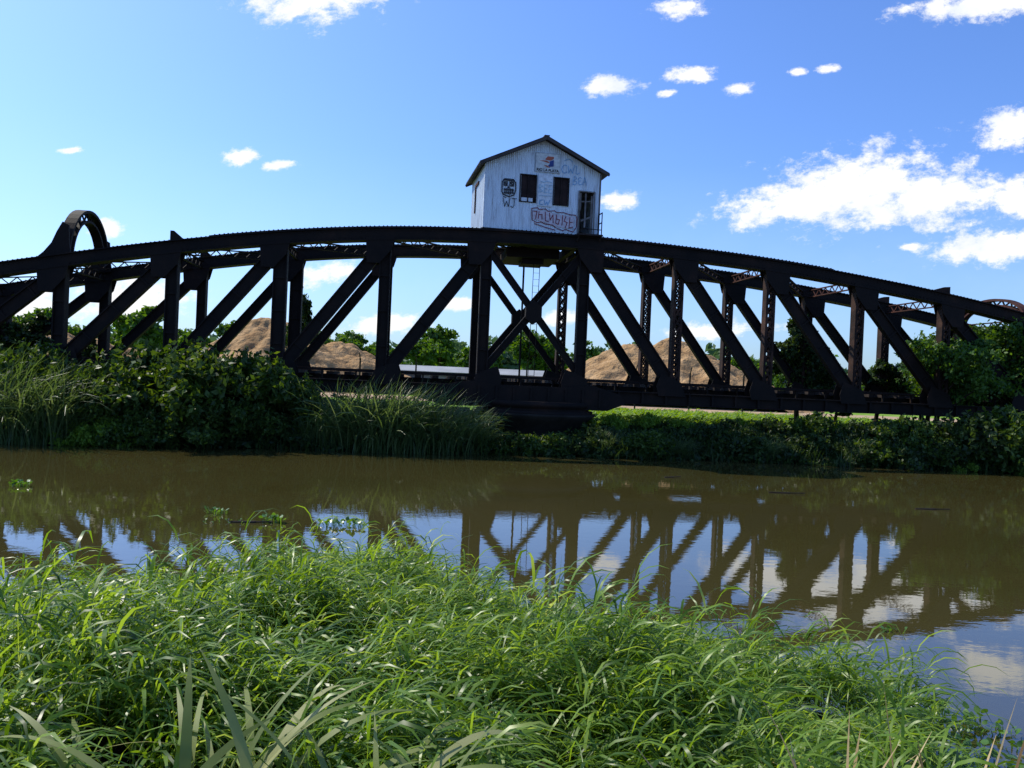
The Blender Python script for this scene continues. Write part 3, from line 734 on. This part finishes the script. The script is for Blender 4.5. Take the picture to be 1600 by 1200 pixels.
for s, sg in ((-3.5, 1), (4.5, -1)):
    for y in (-.1, WD - .1):
        x = s * PL; z = TOPZ[s]
        bm = bmesh.new(); plate(bm, [(x - .12, z - .2), (x + .5, z - .05), (x, z + .36), (x - .12, z + .36)] if sg > 0 else [(x - .7, z + .1), (x + .15, z - .2), (x + .15, z + .30), (x - .1, z + .28)], y, .12); part('bracket', bm, M_steel if s < 0 else M_rust)
bm = bmesh.new(); zc = TOPZ[.5] - CD
abox(bm, -1.0, 1.05, .9, 3.2, zc - .28, zc + .1); abox(bm, -.35, .5, 1.2, 2.2, zc - .48, zc - .28)
for sg in (-1, 1): box(bm, (sg * 1.5, 0.25, zc + .15), (sg * 1.5, WD - .25, zc + .15), .2, .3)
part('drive_machinery', bm, M_steel)
bm = bmesh.new()
for x in (.12, .36): box(bm, (x, 1.5, BZ1), (x, 1.2, zc - .3), .022, .022, up=(0, 1, 0))
for i in range(18): z = BZ1 + .25 * i + .2; y = 1.5 - .3 * (z - BZ1) / (zc - .3 - BZ1); box(bm, (.12, y, z), (.36, y, z), .010, .010)
part('ladder', bm, M_steel)
bm = bmesh.new(); box(bm, (-.15, 2.05, 2.4), (-.15, 2.05, zc - .3), .07, .07, up=(0, 1, 0)); part('drive_shaft', bm, M_steel)

def turned(prof, k=40):
    Vs = []
    for z, rr in prof:
        a = np.arange(k) * 2 * np.pi / k; Vs.append(np.stack([np.cos(a) * rr, np.sin(a) * rr, np.full(k, z)], 1))
    i = np.arange(k); Fs = [np.stack([i + j * k, (i + 1) % k + j * k, (i + 1) % k + (j + 1) * k, i + (j + 1) * k], 1) for j in range(len(prof) - 1)]
    return np.concatenate(Vs), np.concatenate(Fs)
pe = add('bridge_pier', None, label='round dark masonry pivot pier beneath the bridge', category='pier', loc=(.90, 30.9, 0))
add('pier_shaft', np_mesh('pier_shaft', *turned([(-.4, 1.5), (.55, 1.5), (.85, 1.7), (1.25, 2.1), (1.42, 2.35), (1.50, 2.35), (1.501, 0.01)])), M_conc, pe)
add('turning_drum', np_mesh('turning_drum', *turned([(1.51, 2.25), (1.6, 2.25), (1.6, 2.1), (1.72, 2.1), (1.75, 2.2), (1.94, 2.2), (1.945, .01)])), M_steel, pe)
bm = bmesh.new(); abox(bm, -.5, .5, -.35, .35, .2, 1.3); abox(bm, -.62, .62, -.45, .45, 1.302, 1.6)
for z in (.5, .8, 1.1): abox(bm, -.52, .52, -.37, .37, z, z + .04)
add('rest_block', bm_mesh('rest_block', bm), M_conc, label='dark stone bearing block beside the pivot pier', category='block', loc=(-2.15, 29.5, 0))
ca, sa = math.cos(math.radians(7.3)), math.sin(math.radians(7.3))
for sx_ in (-6.2, 7.2):
    lx = sx_ * PL; bm = bmesh.new()
    for i in range(4):
        if i % 2 == 0:
            for yy_ in (.2, 1.5, 2.7, 3.9): abox(bm, -.8, .8, yy_ - .15, yy_ + .15, .77 + i * .3, 1.065 + i * .3)
        else:
            for xx in (-.6, 0, .6): abox(bm, xx - .14, xx + .14, 0, 4.1, .77 + i * .3, 1.065 + i * .3)
    o = add('timber_crib', bm_mesh('timber_crib', bm), M_darkwood, label='stacked dark timber crib supporting the bridge end', category='support', loc=(.68 + lx * ca, 30 + lx * sa, 0)); o.rotation_euler = (0, 0, math.radians(7.3))

# ------------------------------------------------------------ CABIN on top
CB = add('control_cabin', None, label='white corrugated metal control cabin with graffiti on top of the bridge', category='cabin')
CB.location = (.60, 30.05, 0)
CB.rotation_euler = (0, 0, math.radians(11.5))
x0, x1, y0, y1 = -1.98, 2.44, -.12, 3.1
zb, ze, zp = 8.28, 10.66, 11.70
xm = (x0 + x1) / 2
bm = bmesh.new(); abox(bm, x0 - .05, x1 + .05, y0 - .02, y1, zb - .10, zb - .01)
for x in (x0 + .1, xm, x1 - .1): box(bm, (x, y0 - .05, zb - .13), (x, y1 + 1.0, zb - .13), .14, .06)
add('floor', bm_mesh('floor', bm), M_darkwood, CB)
def roofz(x): return ze + (zp - ze) * (1 - abs(x - xm) / ((x1 - x0) / 2))
wins = [(-.64, -.06, zb + 1.08, zb + 2.06), (.64, 1.20, zb + 1.06, zb + 2.06), (1.64, 2.22, zb, zb + 1.62)]
def gable(name, y, openings, label=None):
    bm = bmesh.new(); st = .0387
    n = int((x1 - x0) / st); xsg = np.linspace(x0, x1, n + 1)
    off = lambda i: .013 * (-1 if i % 2 else 1)
    for i in range(n):
        a, b_ = xsg[i], xsg[i + 1]; m = (a + b_) / 2
        ops = sorted([(o[2], o[3]) for o in openings if o[0] < m < o[1]])
        segs = []; cur = zb
        for lo, hi in ops:
            if lo > cur + .01: segs.append((cur, cur, lo, lo))
            cur = hi
        segs.append((cur, cur, roofz(a) - .01, roofz(b_) - .01))
        for (za, zb_, zc_, zd) in segs:
            v = [bm.verts.new((a, y + off(i), za)), bm.verts.new((b_, y + off(i + 1), zb_)), bm.verts.new((b_, y + off(i + 1), zd)), bm.verts.new((a, y + off(i), zc_))]
            bm.faces.new(v)
    return add(name, bm_mesh(name, bm), M_corr, CB, label=label)
gable('wall', y0, wins, 'white corrugated gable wall with graffiti and openings'); gable('wall', y1, [])
for x in (x0, x1):
    bm = bmesh.new(); st = .0387; n = int((y1 - y0) / st); q = np.linspace(y0, y1, n + 1)
    for i in range(n):
        o1 = .013 * (-1 if i % 2 else 1); o2 = -o1
        bm.faces.new([bm.verts.new((x + o1, q[i], zb)), bm.verts.new((x + o2, q[i + 1], zb)), bm.verts.new((x + o2, q[i + 1], ze - .02)), bm.verts.new((x + o1, q[i], ze - .02))])
    add('wall', bm_mesh('wall', bm), M_corr, CB)
bm = bmesh.new()
hw = (x1 - x0) / 2 + .26; rise = (zp - ze) / ((x1 - x0) / 2)
for sg in (-1, 1):
    a = Vector((xm, 0, zp + .05)); b_ = Vector((xm + sg * hw, 0, zp + .05 - hw * rise)); nrm = Vector((sg * rise, 0, 1)).normalized()
    c = (a + b_) / 2
    box(bm, (c.x, y0 - .3, c.z), (c.x, y1 + .2, c.z), (b_ - a).length, .03, up=nrm)
    for yy_ in np.arange(y0 - .28, y1 + .18, .16):
        box(bm, (a.x, yy_, a.z + .03), (b_.x, yy_, b_.z + .03), .05, .03, up=(0, 0, 1))
    box(bm, (a.x, y0 - .31, a.z - .05), (b_.x, y0 - .31, b_.z - .05), .03, .09)
    box(bm, (a.x, y1 + .21, a.z - .05), (b_.x, y1 + .21, b_.z - .05), .03, .09)
box(bm, (xm, y0 - .3, zp + .10), (xm, y1 + .2, zp + .10), .2, .03)
add('roof', bm_mesh('roof', bm), M_paint, CB)
for x in (x0, x1):
    bm = bmesh.new(); abox(bm, x - .03, x + .03, y0 - .035, y0 + .035, zb, ze - .05); add('corner_post', bm_mesh('corner_post', bm), M_board if x == x0 else M_greywood, CB)
def window(a, b_, c, d, broken):
    bm = bmesh.new(); t = .03; y = y0 - .02
    abox(bm, a - t, a, y - .02, y + .05, c - t, d + t); abox(bm, b_, b_ + t, y - .02, y + .05, c - t, d + t)
    abox(bm, a, b_, y - .02, y + .05, c - t, c); abox(bm, a, b_, y - .02, y + .05, d, d + t)
    w = add('window', bm_mesh('window', bm), M_darkwood, CB, label='dark broken window with timber frame')
    bm = bmesh.new(); abox(bm, a + .002, b_ - .002, y + .052, y + .08, c + (.1 if broken else 0), d - .002)
    abox(bm, (a + b_) / 2 - .02, (a + b_) / 2 + .02, y, y + .045, c, d)
    add('dark_backing', bm_mesh('dark_backing', bm), M_black, w)  # dark panel painting the unlit cabin interior into the opening, with centre bar
    if broken:
        bm = bmesh.new(); abox(bm, a + .05, b_ - .1, y + .02, y + .05, c + .003, c + .14); add('broken_pane', bm_mesh('broken_pane', bm), M_board, w)
window(*wins[0], True); window(*wins[1], False)
bm = bmesh.new(); abox(bm, .02, .58, y0 - .035, y0 - .016, zb + .95, zb + 2.16); add('boarded_panel', bm_mesh('boarded_panel', bm), M_board, CB)
a, b_, c, d = wins[2]
bm = bmesh.new(); abox(bm, a - .04, a, y0 - .05, y0 + .04, c, d + .04); abox(bm, b_, b_ + .04, y0 - .05, y0 + .04, c, d + .04); abox(bm, a, b_, y0 - .05, y0 + .04, d, d + .04)
dr = add('door', bm_mesh('door', bm), M_greywood, CB, label='dark open doorway with broken slatted door')
bm = bmesh.new()
abox(bm, a + .02, a + .10, y0 + .05, y0 + .08, c, d - .02); abox(bm, a + .24, a + .30, y0 + .05, y0 + .08, c + .3, d - .02); abox(bm, b_ - .1, b_ - .02, y0 + .05, y0 + .08, c, d - .1)
box(bm, (a, y0 + .1, c + .5), (b_, y0 + .1, c + .75), .03, .07); box(bm, (a, y0 + .1, d - .35), (b_, y0 + .1, d - .3), .03, .05)
add('door_leaf', bm_mesh('door_leaf', bm), M_greywood, dr)
bm = bmesh.new(); abox(bm, 1.5, 2.45, y0 - .6, y0 - .08, zb - .10, zb - .04)
for x in (1.55, 2.40): box(bm, (x, y0 - .55, zb - .10), (x, y0 - .05, zb - .5), .04, .04)
add('landing', bm_mesh('landing', bm), M_darkwood, CB)
bm = bmesh.new()
for x, y in ((1.55, -.55), (2.40, -.55), (2.40, -.12)): abox(bm, x - .016, x + .016, y0 + y - .016, y0 + y + .016, zb - .04, zb + .8)
for z in (.78, .42): box(bm, (2.40, y0 - .55, zb + z), (2.40, y0 - .12, zb + z), .03, .03)
box(bm, (1.55, y0 - .55, zb + .14), (2.40, y0 - .55, zb + .14), .025, .025)
add('railing', bm_mesh('railing', bm), M_steel, CB)
bm = bmesh.new(); abox(bm, x0 - .06, x0 - .02, 1.9, 2.0, zb + .9, zb + 2.0); abox(bm, x0 - .06, x0 - .02, 1.2, 1.9, zb + 1.9, zb + 2.0); add('bracket', bm_mesh('bracket', bm), M_rustred, CB)

yf = y0 - .02
Z0 = zb + 2.22
bm = bmesh.new(); abox(bm, -.12, .84, yf - .022, yf, Z0, Z0 + .72); add('sign_board', bm_mesh('sign_board', bm), M_cream, CB, label='faded white emblem board with red and blue mark')
def poly(name, pts, mat, y):
    bm = bmesh.new(); plate(bm, pts, y, .003); return add(name, bm_mesh(name, bm), mat, CB)
for q in ((-.12, .84, 0, .018), (-.12, .84, .702, .72)):
    bm = bmesh.new(); abox(bm, q[0], q[1], yf - .026, yf - .0225, Z0 + q[2], Z0 + q[3]); add('board_edge', bm_mesh('board_edge', bm), M_frame, CB)
for q in ((-.12, -.102), (.822, .84)):
    bm = bmesh.new(); abox(bm, q[0], q[1], yf - .026, yf - .0225, Z0 + .019, Z0 + .701); add('board_edge', bm_mesh('board_edge', bm), M_frame, CB)
poly('emblem', [(.24, Z0 + .48), (.34, Z0 + .60), (.58, Z0 + .60), (.58, Z0 + .52), (.46, Z0 + .45), (.3, Z0 + .46)], M_red, yf - .027)
poly('emblem', [(.02, Z0 + .42), (.28, Z0 + .44), (.42, Z0 + .39), (.38, Z0 + .35), (.22, Z0 + .39)], M_red, yf - .029)
poly('emblem', [(.42, Z0 + .42), (.58, Z0 + .48), (.58, Z0 + .24), (.42, Z0 + .21), (.36, Z0 + .26), (.42, Z0 + .31)], M_navy, yf - .033)
poly('emblem', [(.20, Z0 + .26), (.32, Z0 + .26), (.46, Z0 + .18), (.34, Z0 + .19)], M_red, yf - .031)
def text(s, x, z, size, mat, name='lettering', ex=.002, y=yf - .026, off=0):
    cu = bpy.data.curves.new(name, 'FONT'); cu.body = s; cu.size = size; cu.extrude = ex; cu.offset = off
    cu.materials.append(mat)
    o = bpy.data.objects.new('tmp', cu); COL.objects.link(o)
    dg = bpy.context.evaluated_depsgraph_get(); me = bpy.data.meshes.new_from_object(o.evaluated_get(dg)); bpy.data.objects.remove(o)
    if not me.materials: me.materials.append(mat)
    t = add(name, me, None, CB); t.location = (x, y, z); t.rotation_euler = (math.pi / 2, 0, 0)
    return t
text('RIO LA PLATA', -.07, Z0 + .035, .135, M_gblack, off=.004, y=yf - .03)
def strokes(name, lines, w, mat, y=yf - .012, sc=1, ox=0, oz=0, lab=None):
    bm = bmesh.new(); k = 0
    for ln in lines:
        for p, q in zip(ln[:-1], ln[1:]):
            k += 1
            a = Vector((ox + p[0] * sc, y - .0004 * (k % 9), oz + p[1] * sc)); b2 = Vector((ox + q[0] * sc, y - .0004 * (k % 9), oz + q[1] * sc))
            d = (b2 - a)
            if d.length < 1e-4: continue
            d = d.normalized() * w * .3
            box(bm, a - d, b2 + d, w, .002, up=(0, 1, 0))
    add(name, bm_mesh(name, bm), mat, CB, label=lab)
face = [[(0, .1), (.05, 0), (.3, -.08), (.5, 0), (.56, .2), (.55, .5), (.45, .62), (.1, .62), (0, .5), (0, .1)], [(.08, .5), (.2, .5), (.2, .36), (.08, .36), (.08, .5), (.2, .36)], [(.32, .5), (.46, .5), (.46, .36), (.32, .36), (.32, .5), (.46, .36)],
        [(.08, .2), (.48, .2)], [(.08, .06), (.48, .08)], [(.12, .24), (.12, .04)], [(.2, .24), (.2, .04)], [(.28, .24), (.28, .02)], [(.36, .24), (.36, .02)], [(.44, .24), (.44, .06)], [(.05, .58), (.5, .56)], [(.27, .34), (.24, .28), (.31, .28)]]
strokes('graffiti', face, .042, M_gblack, sc=.92, ox=-1.34, oz=zb + 1.27)
strokes('graffiti', [[(0, .32), (.06, .02), (.13, .22), (.2, .02), (.26, .34)], [(.32, .34), (.5, .34)], [(.42, .34), (.42, .08), (.36, 0), (.29, .05)], [(0, .38), (.1, .36)]], .026, M_gblack, ox=-1.28, oz=zb + .80)
strokes('graffiti', [[(.2, .3), (.12, .33), (.04, .27), (0, .15), (.05, .04), (.14, .02), (.21, .08)], [(.25, .3), (.28, .03), (.35, .2), (.42, .03), (.5, .36)], [(.56, .33), (.58, .3), (.56, .06), (.62, .02), (.7, .08)], [(.1, .48), (.2, .55), (.3, .56), (.42, .46)]], .022, M_gblue, ox=.90, oz=zb + 2.24)
strokes('graffiti', [[(0, 0), (.03, .3), (.1, .31), (.14, .24), (.02, .15), (.13, .13), (.16, .07), (.1, .01), (0, 0)], [(.34, .26), (.26, .3), (.2, .22), (.24, .16), (.31, .17)], [(.24, .16), (.2, .08), (.26, .01), (.35, .05)], [(.38, .02), (.45, .32), (.53, .02)], [(.40, .12), (.52, .15)]], .018, M_gblue, ox=1.36, oz=zb + 1.86)
strokes('graffiti', [[(0, 0), (0, .3), (.14, .24), (0, .16), (.15, .06), (0, 0)], [(.32, .3), (.2, .3), (.2, 0), (.32, .02)], [(.2, .16), (.3, .16)], [(.5, .3), (.38, .3), (.38, 0), (.5, .02)], [(.38, .16), (.48, .16)], [(.02, -.12), (.5, -.1)], [(.05, .42), (.15, .38), (.3, .44), (.48, .4)]], .02, M_gpale, y=yf - .034, ox=.06, oz=zb + 1.45)
strokes('graffiti', [[(.14, .2), (.02, .16), (.02, .04), (.14, .02)], [(.2, .2), (.24, .02), (.3, .14), (.34, .02), (.4, .2)]], .022, M_gblue, y=yf - .034, ox=.08, oz=zb + .98)
thr = [(0, .25), (-.02, .68), (.2, .72), (.25, .66), (.5, .70), (.6, .62), (.85, .66), (.95, .6), (1.2, .62), (1.45, .56), (1.68, .56), (1.74, .42), (1.72, .1), (1.6, -.08), (1.3, .0), (1.2, -.06), (.9, .04), (.8, .12), (.5, .14), (.35, .2), (.2, .16), (0, .25)]
gx, gz = -.16, zb + .16
poly('graffiti_panel', [(gx + p[0], gz + p[1]) for p in [(.03, .30), (.03, .62), (.55, .62), (.95, .54), (1.6, .5), (1.66, .38), (1.6, .04), (1.2, .05), (.85, .1), (.4, .22)]], M_pinkfill, yf - .008)
inner = [thr, [(.05, .58), (.18, .58), (.14, .3)], [(.26, .58), (.24, .32)], [(.26, .46), (.38, .48), (.38, .3)], [(.5, .58), (.52, .26), (.64, .24)], [(.66, .56), (.7, .3), (.8, .5), (.82, .2)], [(.94, .52), (.92, .2), (1.02, .16), (1.06, .34), (.94, .36)], [(1.18, .52), (1.16, .14)], [(1.3, .48), (1.24, .3), (1.36, .26), (1.3, .06)], [(1.46, .46), (1.44, .06), (1.58, .1)], [(1.46, .28), (1.56, .28)], [(.1, .12), (.5, .02), (.9, -.06)]]
strokes('graffiti', inner, .030, M_gpink, y=yf - .014, ox=gx, oz=gz)
